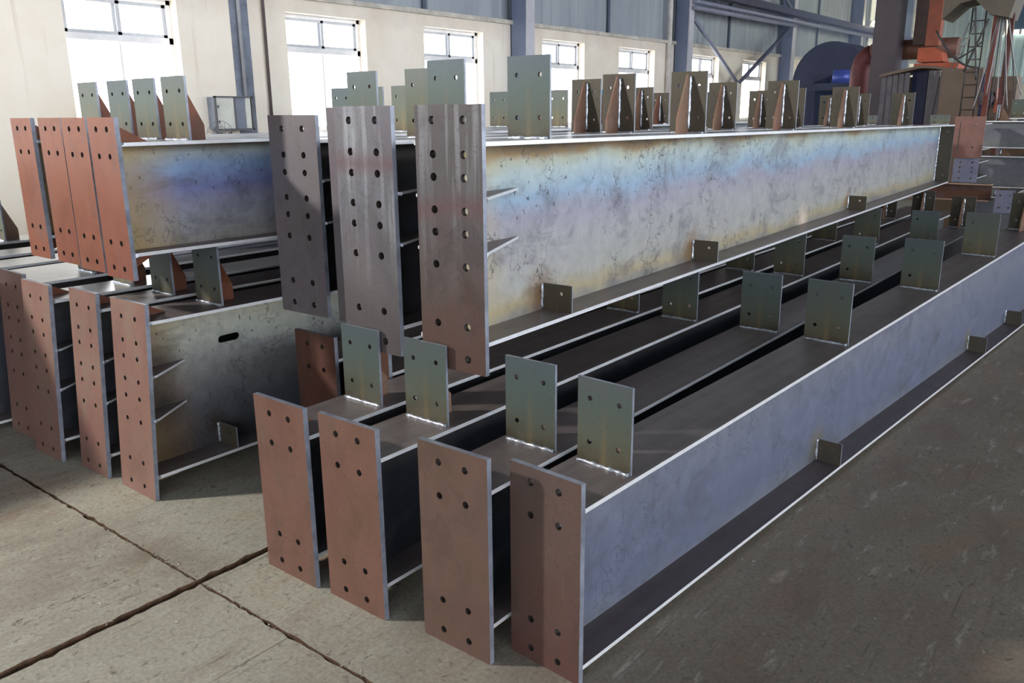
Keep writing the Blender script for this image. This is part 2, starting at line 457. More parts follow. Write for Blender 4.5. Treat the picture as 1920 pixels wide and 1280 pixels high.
mb = MB()
SX, SY = -2.53, 1.375          # the two floor joints cross here


def add_slab(corners, joints):
    bm = mb.bm
    pts = []
    n_c = len(corners)
    for i in range(n_c):
        p, q = Vector(corners[i]), Vector(corners[(i + 1) % n_c]); j = joints[i]
        L = (q - p).length
        n = max(1, min(int(L / 0.03), 300)) if j else 1
        d = (q - p).normalized(); nrm = Vector((-d.y, d.x))
        for k in range(n):
            v = p.lerp(q, k / n)
            if j and k: v = v + nrm * (abs(random.gauss(0, j)))
            pts.append(v)
    top = [bm.verts.new((v.x, v.y, 0)) for v in pts]; bot = [bm.verts.new((v.x, v.y, -0.05)) for v in pts]
    bm.faces.new(top)
    for i in range(len(pts)):
        bm.faces.new((bot[i], bot[(i + 1) % len(pts)], top[(i + 1) % len(pts)], top[i])).material_index = 1


gx, gy = 0.015, 0.0035
X0, X1, Y0, Y1 = -9.84, 16.0, -9.0, 44.0
NX0, NX1, NY0, NY1 = -6.5, 1.5, -2.0, 9.0
add_slab([(SX + gx, SY + gy), (NX1, SY + gy), (NX1, NY1), (SX + gx, NY1)], [0.004, 0, 0, 0.006])
add_slab([(NX0, SY + gy), (SX - gx, SY + gy), (SX - gx, NY1), (NX0, NY1)], [0.004, 0.006, 0, 0])
add_slab([(NX0, NY0), (SX - gx, NY0), (SX - gx, SY - gy), (NX0, SY - gy)], [0, 0.006, 0.004, 0])
add_slab([(SX + gx, NY0), (NX1, NY0), (NX1, SY - gy), (SX + gx, SY - gy)], [0, 0, 0.004, 0.006])
for (a, b_, c, d) in ((X0, NX0, Y0, Y1), (NX1, X1, Y0, Y1), (NX0, NX1, NY1, Y1), (NX0, NX1, Y0, NY0)):
    mb.box(a, b_, c, d, -0.06, 0.0)
mb.box(NX0, NX1, NY0, NY1, -0.06, -0.016, mi=1)
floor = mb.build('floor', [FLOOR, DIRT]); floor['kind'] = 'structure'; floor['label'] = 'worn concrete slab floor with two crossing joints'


def wall_mat():
    mt, nt, b = new_mat('wall_plaster'); t = NT(nt)
    co = t.coord(); z = t.sep(co)[2]
    n = t.noise(co, 1.3, 5, 0.6, 0.3)
    col = t.ramp(n, [(0.3, lin(246, 234, 216)), (0.6, lin(252, 245, 232))])
    st = t.noise(t.mapping(co, (1, 9, 0.35)), 1.6, 4, 0.6)
    col = t.mix(t.math('MULTIPLY', t.ramp(st, [(0.62, BLK), (0.74, WHT)]), 0.28), col, lin(188, 168, 146))
    top = t.math('ADD', z, t.math('MULTIPLY', t.noise(co, 3, 4), 0.5))
    col = t.mix(t.math('MULTIPLY', t.ramp(t.math('SUBTRACT', top, 3.0), [(0.0, BLK), (0.45, WHT)]), 0.4), col, lin(176, 158, 146))
    t.l(col, b.inputs['Base Color']); b.inputs['Roughness'].default_value = 0.9
    return mt


WALL = wall_mat()
WX = -9.6
wins = [(-4.6, -3.2), (-1.6, -0.2), (1.4, 2.8), (4.465, 5.79), (7.34, 8.74), (9.94, 11.36), (13.04, 14.43), (15.72, 17.22), (19.03, 20.5), (21.94, 23.5), (26.0, 27.6), (29.4, 31.0)]
ZS, ZH, ZT = 1.40, 2.92, 3.137
mb = MB()
ya = -9.0
for (a, b_) in wins + [(42.0, 42.0)]:
    mb.box(WX - 0.24, WX, ya, a, 0, ZT)
    if a < b_:
        mb.box(WX - 0.24, WX, a, b_, 0, ZS); mb.box(WX - 0.24, WX, a, b_, ZH, ZT)
    ya = b_
wl = mb.build('wall_left', WALL); wl['kind'] = 'structure'; wl['label'] = 'cream plastered lower wall with a row of windows'

FRAME_W = m_plain('window_frame_white', lin(240, 240, 242), 0.5, 0, 0.06)
FRAME_G = m_plain('window_frame_grey', lin(196, 200, 206), 0.5, 0, 0.06)
PANE = m_plain('bright_daylit_pane', lin(240, 244, 248), 0.2, 0, 0.02, emit=((1.0, 1.0, 1.0, 1), 5.0))
ns = 0
for i, (a, b_) in enumerate(wins):
    ns += 1
    w = MB()
    xa, xb = WX - 0.2, WX - 0.14
    t_ = 0.05; mid = (a + b_) / 2
    w.box(xa, xb, a, a + t_, ZS, ZH); w.box(xa, xb, b_ - t_, b_, ZS, ZH)
    w.box(xa, xb, a, b_, ZS, ZS + t_); w.box(xa, xb, a, b_, ZH - t_, ZH)
    w.box(xa, xb, a, b_, 2.43, 2.50); w.box(xa, xb, mid - 0.012, mid + 0.012, ZS, 2.42)
    fr = w.build('window_%d' % ns, FRAME_W); fr['kind'] = 'structure'
    s = MB()
    for (p, q, dx) in ((a + t_, mid + 0.04, 0.03), (mid - 0.04, b_ - t_, 0.0)):
        z0, z1 = 2.50, ZH - t_
        x_, y_ = xa + dx, xa + dx + 0.03
        s.box(x_, y_, p, p + 0.045, z0, z1); s.box(x_, y_, q - 0.045, q, z0, z1)
        s.box(x_, y_, p, q, z0, z0 + 0.035); s.box(x_, y_, p, q, z1 - 0.035, z1)
    s.build('sliding_sash', FRAME_G, fr)
    MB().box(xa - 0.012, xa, a, b_, ZS, ZH).build('glass_pane', PANE, fr)


def sheet_mat(name, c0, c1):
    mt, nt, b = new_mat(name); t = NT(nt)
    n = t.noise(t.mapping(t.coord(), (1, 1, 0.3)), 1.1, 4, 0.6)
    t.l(t.ramp(n, [(0.3, c0), (0.7, c1)]), b.inputs['Base Color'])
    b.inputs['Roughness'].default_value = 0.5; b.inputs['Metallic'].default_value = 0.1
    return mt


SHEET = sheet_mat('sheet_grey_blue', lin(146, 154, 164), lin(168, 176, 182))
SHEET_B = sheet_mat('sheet_pale_blue', lin(190, 220, 232), lin(214, 234, 240))


def corrugated(p0, p1, z0, z1, nrm, pitch=0.3, depth=0.03):
    """ribbed sheet along p0 -> p1"""
    mb = MB(); bm = mb.bm
    d = Vector(p1).to_3d() - Vector(p0).to_3d(); L = d.length; d.normalize(); n = Vector(nrm)
    prof = []
    s = 0.0
    while s < L:
        prof += [(s, 0), (s + pitch * 0.70, 0), (s + pitch * 0.78, depth), (s + pitch * 0.92, depth)]
        s += pitch
    prof = [(min(u, L), h) for u, h in prof]
    rows = []
    for u, h in prof:
        q = Vector(p0).to_3d() + d * u + n * h
        rows.append((bm.verts.new((q.x, q.y, z0)), bm.verts.new((q.x, q.y, z1))))
    for (a, b_), (c, e) in zip(rows, rows[1:]):
        if (a.co - c.co).length > 1e-5: bm.faces.new((a, c, e, b_))
    return mb


up = corrugated((WX - 0.10, -9.0), (WX - 0.10, 42.0), ZT - 0.05, 8.2, (1, 0, 0)).build('wall_left_cladding', SHEET)
tag(up, 'grey ribbed metal cladding above the plastered wall', kind='structure')
tr = MB()
y = -9.0
while y < 42:
    tr.box(WX - 0.08, WX + 0.05 + random.uniform(0, 0.012), y, y + 0.5, ZT - 0.045, ZT + 0.02 + random.uniform(-0.006, 0.006)); y += 0.5
o = tr.build('trim_1', m_plain('ledge_concrete', lin(206, 200, 190), 0.9, 0, 0.2, 4)); tag(o, 'rough concrete ledge capping the plastered wall', kind='structure')
fa = corrugated((WX, 42.0), (16.0, 42.0), 0, 8.2, (0, -1, 0), 0.45, 0.05).build('wall_far', SHEET_B)
tag(fa, 'pale blue ribbed sheet end wall', kind='structure')
bw = MB().box(WX - 0.3, 1.0, -9.3, -9.0, 0, 8.2).box(9.0, 16, -9.3, -9.0, 0, 8.2).box(1.0, 9.0, -9.3, -9.0, 5.5, 8.2).build('wall_back', m_plain('back_wall_grey', lin(214, 210, 204), 0.8)); bw['kind'] = 'structure'
ce = MB().box(WX - 0.3, 16, -9, 44, 8.2, 8.3).build('ceiling', m_plain('roof_sheet', lin(84, 92, 108), 0.6, 0.2)); ce['kind'] = 'structure'

COLM = m_plain('column_blue_grey', lin(116, 128, 156), 0.5, 0.1, 0.12, 2)
COLL = m_plain('column_pale_flange', lin(196, 196, 204), 0.5, 0.1, 0.1, 2)
for k, yc in enumerate((12.1, 18.1, 24.4, 30.6, 36.8)):
    c = MB()
    c.box(WX, WX + 0.02, yc, yc + 0.23, 0, 8.2); c.box(WX + 0.02, WX + 0.33, yc + 0.105, yc + 0.125, 0, 8.2); c.box(WX + 0.33, WX + 0.355, yc, yc + 0.23, 0, 8.2, 1)
    c.box(WX + 0.005, WX + 0.335, yc, yc + 0.006, 0, 8.2)
    o = c.build('steel_column', [COLM, COLL]); tag(o, 'blue-grey steel column against the window wall', kind='structure')

# fixtures on the window wall
DKGREY = m_plain('conduit_dark', lin(96, 88, 88), 0.6, 0.2)
PIPEW = m_plain('conduit_pale', lin(186, 188, 196), 0.45, 0.2)
RECESS = m_plain('recess_blue_grey', lin(132, 140, 156), 0.85, 0, 0.3, 3)
o = MB().box(WX - 0.01, WX + 0.012, 6.5, 6.76, 1.2, 8.2).build('wall_pilaster_strip', RECESS); tag(o, 'stained blue-grey recessed strip between the first two windows', kind='structure')
p = MB().tube([(WX + 0.05, 6.60, 1.84), (WX + 0.05, 6.60, 8.1)], 0.022).build('conduit_pipe', PIPEW)
tag(p, 'pale vertical conduit pipe running down into the open switch cabinet', 'pipe')
p = MB().tube([(WX + 0.035, 6.98, 0.3), (WX + 0.035, 6.98, 8.1)], 0.02).build('conduit_pipe', DKGREY)
tag(p, 'thin dark vertical pipe on the cream wall beside the switch cabinet', 'pipe')
p = MB().tube([(WX + 0.06, 17.75, 0.3), (WX + 0.06, 17.75, 8.1)], 0.06).build('downpipe', m_plain('downpipe_white', lin(210, 206, 204), 0.5))
tag(p, 'white vertical downpipe just in front of a blue-grey column', 'pipe')
cab = empty('switch_cabinet', (WX, 6.33, 1.44))
tag(cab, 'small open wall cabinet with dark frame hung below the pale conduit', 'cabinet')
CABF = m_plain('cabinet_frame_dark', lin(92, 92, 96), 0.5, 0.3); CABD = m_plain('cabinet_door_pale', lin(218, 220, 212), 0.5); CABI = m_plain('cabinet_inside', lin(126, 134, 150), 0.6)
c = MB(); c.box(0.0, 0.16, -0.26, 0.26, 0, 0.39)
c.build('cabinet_body', CABI, cab)
f = MB()
for (y0_, y1_, z0_, z1_) in ((-0.27, -0.25, -0.01, 0.4), (0.25, 0.27, -0.01, 0.4), (-0.27, 0.27, -0.015, 0.012), (-0.27, 0.27, 0.38, 0.4), (0.0, 0.016, 0, 0.39)):
    f.box(0.155, 0.185, y0_, y1_, z0_, z1_)
f.build('cabinet_frame', CABF, cab)
d = MB().box(0.16, 0.172, -0.25, 0.0, 0.012, 0.38).build('cabinet_door', CABD, cab)
for zc in (0.26, 0.08): MB().box(0.172, 0.186, -0.235, -0.22, zc, zc + 0.03).build('door_catch', CABF, d)
MB().box(0.16, 0.172, 0.17, 0.24, 0.012, 0.38).build('side_panel', CABD, cab)

fan = empty('pedestal_fan', (-9.05, 5.86, 0)); tag(fan, 'grey pedestal fan with wire cage standing below the switch cabinet', 'fan')
g = MB()
for rr in (0.06, 0.12, 0.19):
    g.tube([(0.05 * (1 - rr / 0.2), math.cos(a) * rr, 1.36 + math.sin(a) * rr) for a in [2 * math.pi * k / 24 for k in range(25)]], 0.003, 5)
for k in range(16):
    a = 2 * math.pi * k / 16
    g.tube([(0.06, math.cos(a) * 0.03, 1.36 + math.sin(a) * 0.03), (0.0, math.cos(a) * 0.19, 1.36 + math.sin(a) * 0.19)], 0.0022, 4)
FANM = m_plain('fan_grey', lin(120, 120, 124), 0.4, 0.4)
g.build('fan_cage', FANM, fan)
MB().tube([(0, 0, 0.02), (0, 0, 1.30)], 0.018).build('fan_pole', FANM, fan)
MB().tube([(0, 0, 0), (0, 0, 0.03)], 0.2, 24).build('fan_base', FANM, fan)
MB().tube([(-0.12, 0, 1.36), (0.0, 0, 1.36)], 0.06, 14).build('fan_motor', FANM, fan)
bl = MB()
for k in range(3):
    a = 2 * math.pi * k / 3
    bl.prism([(0.01, math.cos(a) * 0.02, 1.36 + math.sin(a) * 0.02), (0.0, math.cos(a - .3) * 0.16, 1.36 + math.sin(a - .3) * 0.16), (0.03, math.cos(a + .5) * 0.16, 1.36 + math.sin(a + .5) * 0.16)], (0.004, 0, 0))
bl.build('fan_blades', FANM, fan)
p = MB().box(WX, WX + 0.02, 15.0, 15.45, 1.90, 2.06).build('wall_notice', m_plain('notice_blue', lin(96, 176, 214), 0.5, 0, 0.2, 9))
tag(p, 'small pale blue notice board on the wall between two far windows', 'sign')

BRACE = m_plain('brace_dark', lin(92, 92, 112), 0.5, 0.2)
BRACEL = m_plain('brace_blue_grey', lin(140, 144, 164), 0.5, 0.2)
p = MB().tube([(WX + 0.3, 18.40, 3.66), (WX + 0.3, 20.95, 2.33)], 0.045, 8).build('brace_tube', BRACEL); tag(p, 'pale diagonal brace tube sloping down from the second column', 'brace')
p = MB().tube([(WX + 0.36, 24.1, 3.81), (WX + 0.36, 21.0, 2.33)], 0.05, 8).build('brace_tube', BRACE); tag(p, 'dark diagonal brace tube rising to the third column', 'brace')
p = MB().tube([(WX + 0.3, 24.3, 4.35), (WX + 0.3, 21.5, 5.6)], 0.045, 8).build('brace_tube', BRACEL); tag(p, 'pale diagonal brace tube running up and away over the long wall tubes', 'brace')
for z, yb, lab in ((3.99, 41.5, 'upper long blue-grey tube running along the cladding between columns'), (3.86, 24.3, 'lower short blue-grey tube running along the cladding between two columns')):
    p = MB().tube([(WX + 0.42, 18.2, z), (WX + 0.42, yb, z + (0.04 if yb < 30 else 0.1))], 0.055, 8).build('wall_tube', BRACEL); tag(p, lab, 'tube')
p = MB().box(WX + 0.36, WX + 0.62, 18.3, 41.8, 4.12, 4.28).build('crane_runway_rail', m_plain('rail_dark', lin(70, 70, 92), 0.5, 0.3)); tag(p, 'dark crane runway rail above the long wall tube', 'rail')
p = MB()
for yy in (10.0, 15.35, 21.1, 27.5):
    p.box(WX - 0.075, WX - 0.05, yy, yy + 0.07, ZT, 8.2)
tag(p.build('trim_2', m_plain('sheet_joint', lin(84, 96, 116), 0.6)), 'dark vertical joint strips in the cladding', kind='structure')


# ------------------------------------------------------------------ steel girders
FT = 0.014      # flange thickness
PT = 0.019      # end plate thickness
_cleat_cache = {}


def bead(p0, p1, r=0.005, n=None):
    p0, p1 = Vector(p0), Vector(p1); L = (p1 - p0).length
    n = n or max(6, int(L / 0.012))
    pts = [p0.lerp(p1, i / n) + Vector((random.uniform(-1, 1), random.uniform(-1, 1), random.uniform(-1, 1))) * r * 0.22 for i in range(n + 1)]
    return MB().tube(pts, r, 6, 0, True, 0.35)


def cleat_meshes(w, h, side, gus, gf=0.95):
    key = (w, h, side, gus, gf)
    if key in _cleat_cache: return _cleat_cache[key]
    hx, hz = w * 0.27, h * 0.27
    holes = [(-hx, h - hz * 0.85), (hx, h - hz * 0.85), (-hx, hz * 0.95), (hx, hz * 0.95)]
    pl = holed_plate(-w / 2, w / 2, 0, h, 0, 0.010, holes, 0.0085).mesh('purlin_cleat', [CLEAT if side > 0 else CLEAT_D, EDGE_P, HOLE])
    y0 = 0.010 if side > 0 else 0.0
    d = 0.115 * side; s = 0.022 * side
    gu = MB().prism([(-0.005, y0, 0), (-0.005, y0 + d, 0), (-0.005, y0 + d, h * 0.24), (-0.005, y0 + s, h * gf), (-0.005, y0, h * gf)], (0.010, 0, 0), 0, 1)
    gu = gu.mesh('gusset_plate', [gus, GUSSET])
    wb_ = bead((-w / 2 + 0.004, -0.004, 0.003), (w / 2 - 0.004, -0.004, 0.003), 0.0062).mesh('weld_bead', WELD)
    yg = -0.006 if side < 0 else 0.016
    wg = bead((0.009, yg, 0.02), (0.009, yg, h * (gf - 0.02)), 0.0065).mesh('weld_bead', WELD)
    _cleat_cache[key] = (pl, gu, wb_, wg)
    return _cleat_cache[key]


def add_cleat(g, y, z, w, h, side, gus, dx=0.0, rx=0.0, gf=0.95):
    pl, gu, wb_, wg = cleat_meshes(w, h, side, gus, gf)
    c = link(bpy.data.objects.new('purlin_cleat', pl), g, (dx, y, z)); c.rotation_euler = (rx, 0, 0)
    link(bpy.data.objects.new('gusset_plate', gu), c)
    link(bpy.data.objects.new('weld_bead', wb_), c)
    link(bpy.data.objects.new('weld_bead', wg), c)
    return c


def girder(label, group, x, y, rz, L, zt, zb, fw, web, plate, cleats=(), cw=0.2, ch=0.28, gus=None, tabs=(), stiffs=(),
           top_mat=None, bot_mat=None, fins=0, slot=None, far_end=None, edge=None, name='steel_girder', z=0.0, lean=0.0):
    """x, y: near end on the floor; zt / zb = (near, far) heights of the top face and the underside"""
    g = empty(name, (x, y, z), math.radians(rz)); tag(g, label, 'beam', group)
    gus = gus or GUSSET; top_mat = top_mat or SCALE_D; bot_mat = bot_mat or SCALE_D; edge = edge or EDGE
    T = lambda q: zt[0] + (zt[1] - zt[0]) * q / L
    B = lambda q: zb[0] + (zb[1] - zb[0]) * q / L
    hw = fw / 2
    def strip(f, lo, hi, a, b_, q0, q1, mi=0, side=1):
        q0 += lean * f(q0)
        return MB().hexa([(a, q0, f(q0) + lo), (b_, q0, f(q0) + lo), (b_, q1, f(q1) + lo), (a, q1, f(q1) + lo),
                          (a, q0, f(q0) + hi), (b_, q0, f(q0) + hi), (b_, q1, f(q1) + hi), (a, q1, f(q1) + hi)], mi, side)
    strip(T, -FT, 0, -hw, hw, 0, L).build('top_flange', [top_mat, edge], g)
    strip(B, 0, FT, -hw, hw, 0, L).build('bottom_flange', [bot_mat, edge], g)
    wt = 0.004
    if slot:                                       # lifting slot cut through the web
        sy, sz, sw, sh = slot
        m_ = MB(); bm = m_.bm
        out = [(lean * B(0), B(0) + FT), (L, B(L) + FT), (L, T(L) - FT), (lean * T(0), T(0) - FT)]
        ring = []
        for k in range(9): a = math.pi / 2 + math.pi * k / 8; ring.append((sy - sw / 2 + sh / 2 + math.cos(a) * sh / 2, sz + math.sin(a) * sh / 2))
        for k in range(9): a = -math.pi / 2 + math.pi * k / 8; ring.append((sy + sw / 2 - sh / 2 + math.cos(a) * sh / 2, sz + math.sin(a) * sh / 2))
        for xx in (-wt, wt):
            o_ = [bm.verts.new((xx, p[0], p[1])) for p in out]; r_ = [bm.verts.new((xx, p[0], p[1])) for p in ring]
            # ring: 0..8 = left half (top to bottom), 9..17 = right half (bottom to top)
            bm.faces.new([o_[0]] + [o_[3]] + r_[0:9])
            bm.faces.new([o_[0]] + [r_[8], r_[9]] + [o_[1]])
            bm.faces.new([o_[1]] + r_[9:18] + [o_[2]])
            bm.faces.new([o_[2]] + [r_[17], r_[0]] + [o_[3]])
            if xx < 0: keep = (o_, r_)
            else:
                for A, Bv in ((keep[0], o_), (keep[1], r_)):
                    for k in range(len(A)): bm.faces.new((A[k], A[(k + 1) % len(A)], Bv[(k + 1) % len(A)], Bv[k]))
        m_.build('web', web, g)
    else:
        MB().hexa([(-wt, lean * B(0), B(0) + FT), (wt, lean * B(0), B(0) + FT), (wt, L, B(L) + FT), (-wt, L, B(L) + FT),
                   (-wt, lean * T(0), T(0) - FT), (wt, lean * T(0), T(0) - FT), (wt, L, T(L) - FT), (-wt, L, T(L) - FT)]).build('web', web, g)
    if plate:
        w, p0, p1, holes, mat = plate['w'], plate['z0'], plate['z1'], plate['holes'], plate['mat']
        dx = plate.get('dx', 0.0)
        ep = holed_plate(dx - w / 2, dx + w / 2, p0, p1, -PT, 0, [(dx + a, b_) for a, b_ in holes], plate.get('r', 0.0115)).build('end_plate', [mat, EDGE_P, HOLE], g)
        ep.rotation_euler = (-math.atan(lean), 0, 0)
        # blobs of weld where the flange tips meet the plate
        for zz in (T(0) - FT / 2, B(0) + FT / 2):
            bead((hw - 0.03, 0.003 + lean * zz, zz), (hw + 0.002, 0.003 + lean * zz, zz), 0.008, 6).build('weld_bead', WELD, g)
        if fins:
            for zz, s_ in ((T(0), 1), (B(0), -1)):
                hh = min(0.085, (p1 - T(0)) * 0.95) if s_ > 0 else min(0.085, (B(0) - p0) * 0.95)
                if hh > 0.02:
                    MB().prism([(-0.005, lean * zz, zz), (-0.005, fins, zz), (-0.005, lean * (zz + s_ * hh), zz + s_ * hh)], (0.010, 0, 0)).build('stiffener_plate', gus, g)
    for (zz, ln) in stiffs:
        st = MB()
        q_ = lean * zz; sw = (plate['w'] / 2 + abs(plate.get('dx', 0.0)) * 0.5) if plate else hw
        st.prism([(0.004, q_, zz), (sw, q_, zz), (sw * 0.97, 0.02 + q_, zz), (0.004, ln + q_, zz)], (0, 0, 0.010), 0, 1)
        st.prism([(-0.004, q_, zz), (-hw, q_, zz), (-hw * 0.95, 0.03 + q_, zz), (-0.004, ln + q_, zz)], (0, 0, 0.010), 0, 1)
        s_o = st.build('stiffener_plate', [SCALE_D, EDGE], g)
        bead((sw - 0.01, 0.004 + q_, zz + 0.004), (sw + 0.004, 0.002 + q_, zz + 0.004), 0.007, 4).build('weld_bead', WELD, s_o)
    for c in cleats:
        yy, side = c[0], c[1]
        add_cleat(g, yy, T(yy), cw, c[2] if len(c) > 2 else ch, side, gus, gf=c[3] if len(c) > 3 else 0.95)
    for yy, th in tabs:
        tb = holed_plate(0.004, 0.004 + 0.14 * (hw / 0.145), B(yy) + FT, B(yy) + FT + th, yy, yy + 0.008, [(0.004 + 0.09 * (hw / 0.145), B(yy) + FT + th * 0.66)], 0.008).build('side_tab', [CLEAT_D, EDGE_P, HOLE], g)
        bead((0.008, yy - 0.004, B(yy) + FT + 0.006), (0.008, yy - 0.004, B(yy) + FT + th), 0.006).build('weld_bead', WELD, tb)
    if far_end:
        hs = [(hw * 0.6, T(L) - 0.07), (hw * 0.6, B(L) + 0.08)]
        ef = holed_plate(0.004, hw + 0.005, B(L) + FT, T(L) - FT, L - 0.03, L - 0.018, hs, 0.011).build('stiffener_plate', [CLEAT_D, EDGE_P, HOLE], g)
        bead((0.010, L - 0.036, B(L) + FT), (0.010, L - 0.036, T(L) - FT), 0.007).build('weld_bead', WELD, ef)
        add_cleat(g, L - 0.06, T(L), cw, 0.10, 1, gus)
    return g


def grid(xs, zs): return [(a, b_) for b_ in zs for a in xs]


LOW = 'lower front row of girders on the floor'
HB = grid((-0.052, 0.052), (0.61, 0.502, 0.151, 0.046))
PB = lambda mat: dict(w=0.272, z0=0.0, z1=0.665, holes=HB, mat=mat)
B_CL = [(0.36, 1, 0.29, 0.58), (2.24, 1), (3.78, 1), (5.48, 1), (7.3, -1)]
ZB = 0.557
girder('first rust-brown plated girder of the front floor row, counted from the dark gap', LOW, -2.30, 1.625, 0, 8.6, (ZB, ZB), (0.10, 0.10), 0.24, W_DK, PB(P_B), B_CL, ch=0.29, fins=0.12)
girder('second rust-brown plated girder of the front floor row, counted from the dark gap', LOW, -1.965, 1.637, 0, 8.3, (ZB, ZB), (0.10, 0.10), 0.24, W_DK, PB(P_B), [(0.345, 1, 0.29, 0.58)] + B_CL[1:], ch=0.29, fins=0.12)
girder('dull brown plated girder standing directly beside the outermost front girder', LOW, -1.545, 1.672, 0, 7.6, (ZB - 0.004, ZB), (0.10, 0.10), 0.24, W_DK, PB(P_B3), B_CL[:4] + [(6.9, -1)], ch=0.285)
girder('outermost front girder with a long open blue-grey web and dark brown end plate', LOW, -1.276, 1.765, -3.85, 7.4, (0.545, 0.775), (0.03, 0.012), 0.24, W_B4,
       dict(w=0.262, z0=0.0, z1=0.632, holes=grid((-0.052, 0.052), (0.585, 0.482, 0.141, 0.042)), mat=P_B4),
       [(0.26, 1), (1.93, 1), (3.2, 1), (4.38, 1), (5.6, -1)], ch=0.275, bot_mat=SCALE_X, tabs=[(1.93, 0.105), (4.40, 0.105), (5.40, 0.105)])
for x, lab in ((-2.595, 'red-brown plated girder set back behind the front row, beside its leftmost member'), (-2.935, 'shaded red-brown plated girder set back between the two lower stacks')):
    girder(lab, LOW, x, 2.29, 0, 7.6, (ZB, ZB), (0.10, 0.10), 0.24, W_DK, PB(P_R), [(1.6, 1), (3.2, 1), (4.8, 1)], ch=0.285)

UP = 'upper row of girders on the front stack'
HU = grid((-0.064, 0.064), (1.583, 1.477, 1.405, 1.30, 1.227, 1.12, 0.919, 0.808))
PU = lambda mat, dx=0.02: dict(w=0.278, z0=0.762, z1=1.63, holes=HU, mat=mat, dx=dx, r=0.0135)
U_CL = lambda a: [(a, 1), (a + 1.32, -1), (a + 2.62, -1), (a + 3.92, -1), (a + 5.72, -1)]
US = [(1.335, 0.38), (1.16, 0.38)]
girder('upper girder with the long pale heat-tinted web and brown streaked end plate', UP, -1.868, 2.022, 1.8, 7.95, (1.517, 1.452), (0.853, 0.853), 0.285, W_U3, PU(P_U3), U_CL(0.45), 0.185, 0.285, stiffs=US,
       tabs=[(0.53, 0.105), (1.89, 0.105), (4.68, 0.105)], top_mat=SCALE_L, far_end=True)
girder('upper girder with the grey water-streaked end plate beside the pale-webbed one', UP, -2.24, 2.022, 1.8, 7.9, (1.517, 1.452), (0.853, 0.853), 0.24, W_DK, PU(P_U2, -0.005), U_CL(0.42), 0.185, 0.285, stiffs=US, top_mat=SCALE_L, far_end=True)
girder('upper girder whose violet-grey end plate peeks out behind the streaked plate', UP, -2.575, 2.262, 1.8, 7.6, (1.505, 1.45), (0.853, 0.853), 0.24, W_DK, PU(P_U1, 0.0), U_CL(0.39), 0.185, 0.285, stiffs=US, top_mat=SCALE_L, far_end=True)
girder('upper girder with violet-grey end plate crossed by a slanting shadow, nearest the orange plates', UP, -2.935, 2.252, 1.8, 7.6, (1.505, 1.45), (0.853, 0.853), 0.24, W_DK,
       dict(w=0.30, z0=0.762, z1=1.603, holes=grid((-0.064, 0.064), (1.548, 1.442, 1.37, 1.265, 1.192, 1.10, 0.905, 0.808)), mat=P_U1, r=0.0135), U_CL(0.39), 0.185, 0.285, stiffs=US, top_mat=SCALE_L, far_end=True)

LL = 'lower girders of the stack near the window wall'
HL = grid((-0.056, 0.056), (0.785, 0.682, 0.612, 0.512, 0.437, 0.334, 0.15, 0.045))
PL = lambda: dict(w=0.285, z0=0.0, z1=0.857, holes=HL, mat=P_L, r=0.0105)
LS = [(0.54, 0.23), (0.35, 0.23)]
girder('lower girder with the pitted web and lifting slot, beside the floor gap', LL, -3.405, 1.642, 0.0, 7.5, (0.782, 0.70), (0.095, 0.095), 0.286, W_L3, PL(), [(0.42, 1), (2.0, 1)], 0.2, 0.28, GUSSET_O, tabs=[(0.40, 0.1)], stiffs=LS, slot=(0.50, 0.598, 0.115, 0.036), fins=0.2, lean=0.07)
girder('lower girder second from the floor gap in the stack near the windows', LL, -3.785, 1.632, 0.0, 7.5, (0.782, 0.72), (0.095, 0.095), 0.24, W_DK, dict(PL(), w=0.25), [(0.42, 1), (2.0, 1)], 0.19, 0.28, GUSSET_O, stiffs=LS, fins=0.2, lean=0.07)
girder('lower girder with a slanting shadow on its pink end plate, its top near the cleats', LL, -4.165, 1.59, 0.0, 7.5, (0.782, 0.74), (0.095, 0.095), 0.27, W_DK, dict(PL(), w=0.285), [(0.46, 1), (2.0, 1)], 0.19, 0.28, GUSSET_O, stiffs=LS, top_mat=SCALE_L, fins=0.2, lean=0.07)
girder('lower girder at the picture edge with its plate mostly in shadow', LL, -4.565, 1.64, 0.0, 7.5, (0.80, 0.78), (0.095, 0.095), 0.27, W_DK, dict(PL(), w=0.285), [(0.42, 1)], 0.19, 0.28, GUSSET_O, stiffs=LS, top_mat=SCALE_L, lean=0.07)
for x, yy, lab, cl in ((-4.875, -2.7, 'pale-topped girder lying just behind the shadowed plate at the picture edge', []), (-5.27, -2.7, 'pale-topped girder third from the window wall, with no upright plate', []),
                       (-5.70, -2.7, 'pale-topped girder second from the window wall', []), (-6.32, -2.7, 'pale-topped girder nearest the window wall, with an upright cleat', [(5.0, 1), (5.9, 1)])):
    girder(lab, LL, x, yy, 0.0, 11.2, (0.80, 0.78), (0.03, 0.03), 0.27, W_DK, None, cl, 0.19, 0.28, GUSSET, top_mat=SCALE_L)
girder('dark-webbed girder laid on the pale-topped ones behind the orange plates', LL, -4.80, 2.55, 0.6, 6.0, (1.30, 1.26), (0.80, 0.80), 0.25, W_DK, None, [], top_mat=SCALE_L)

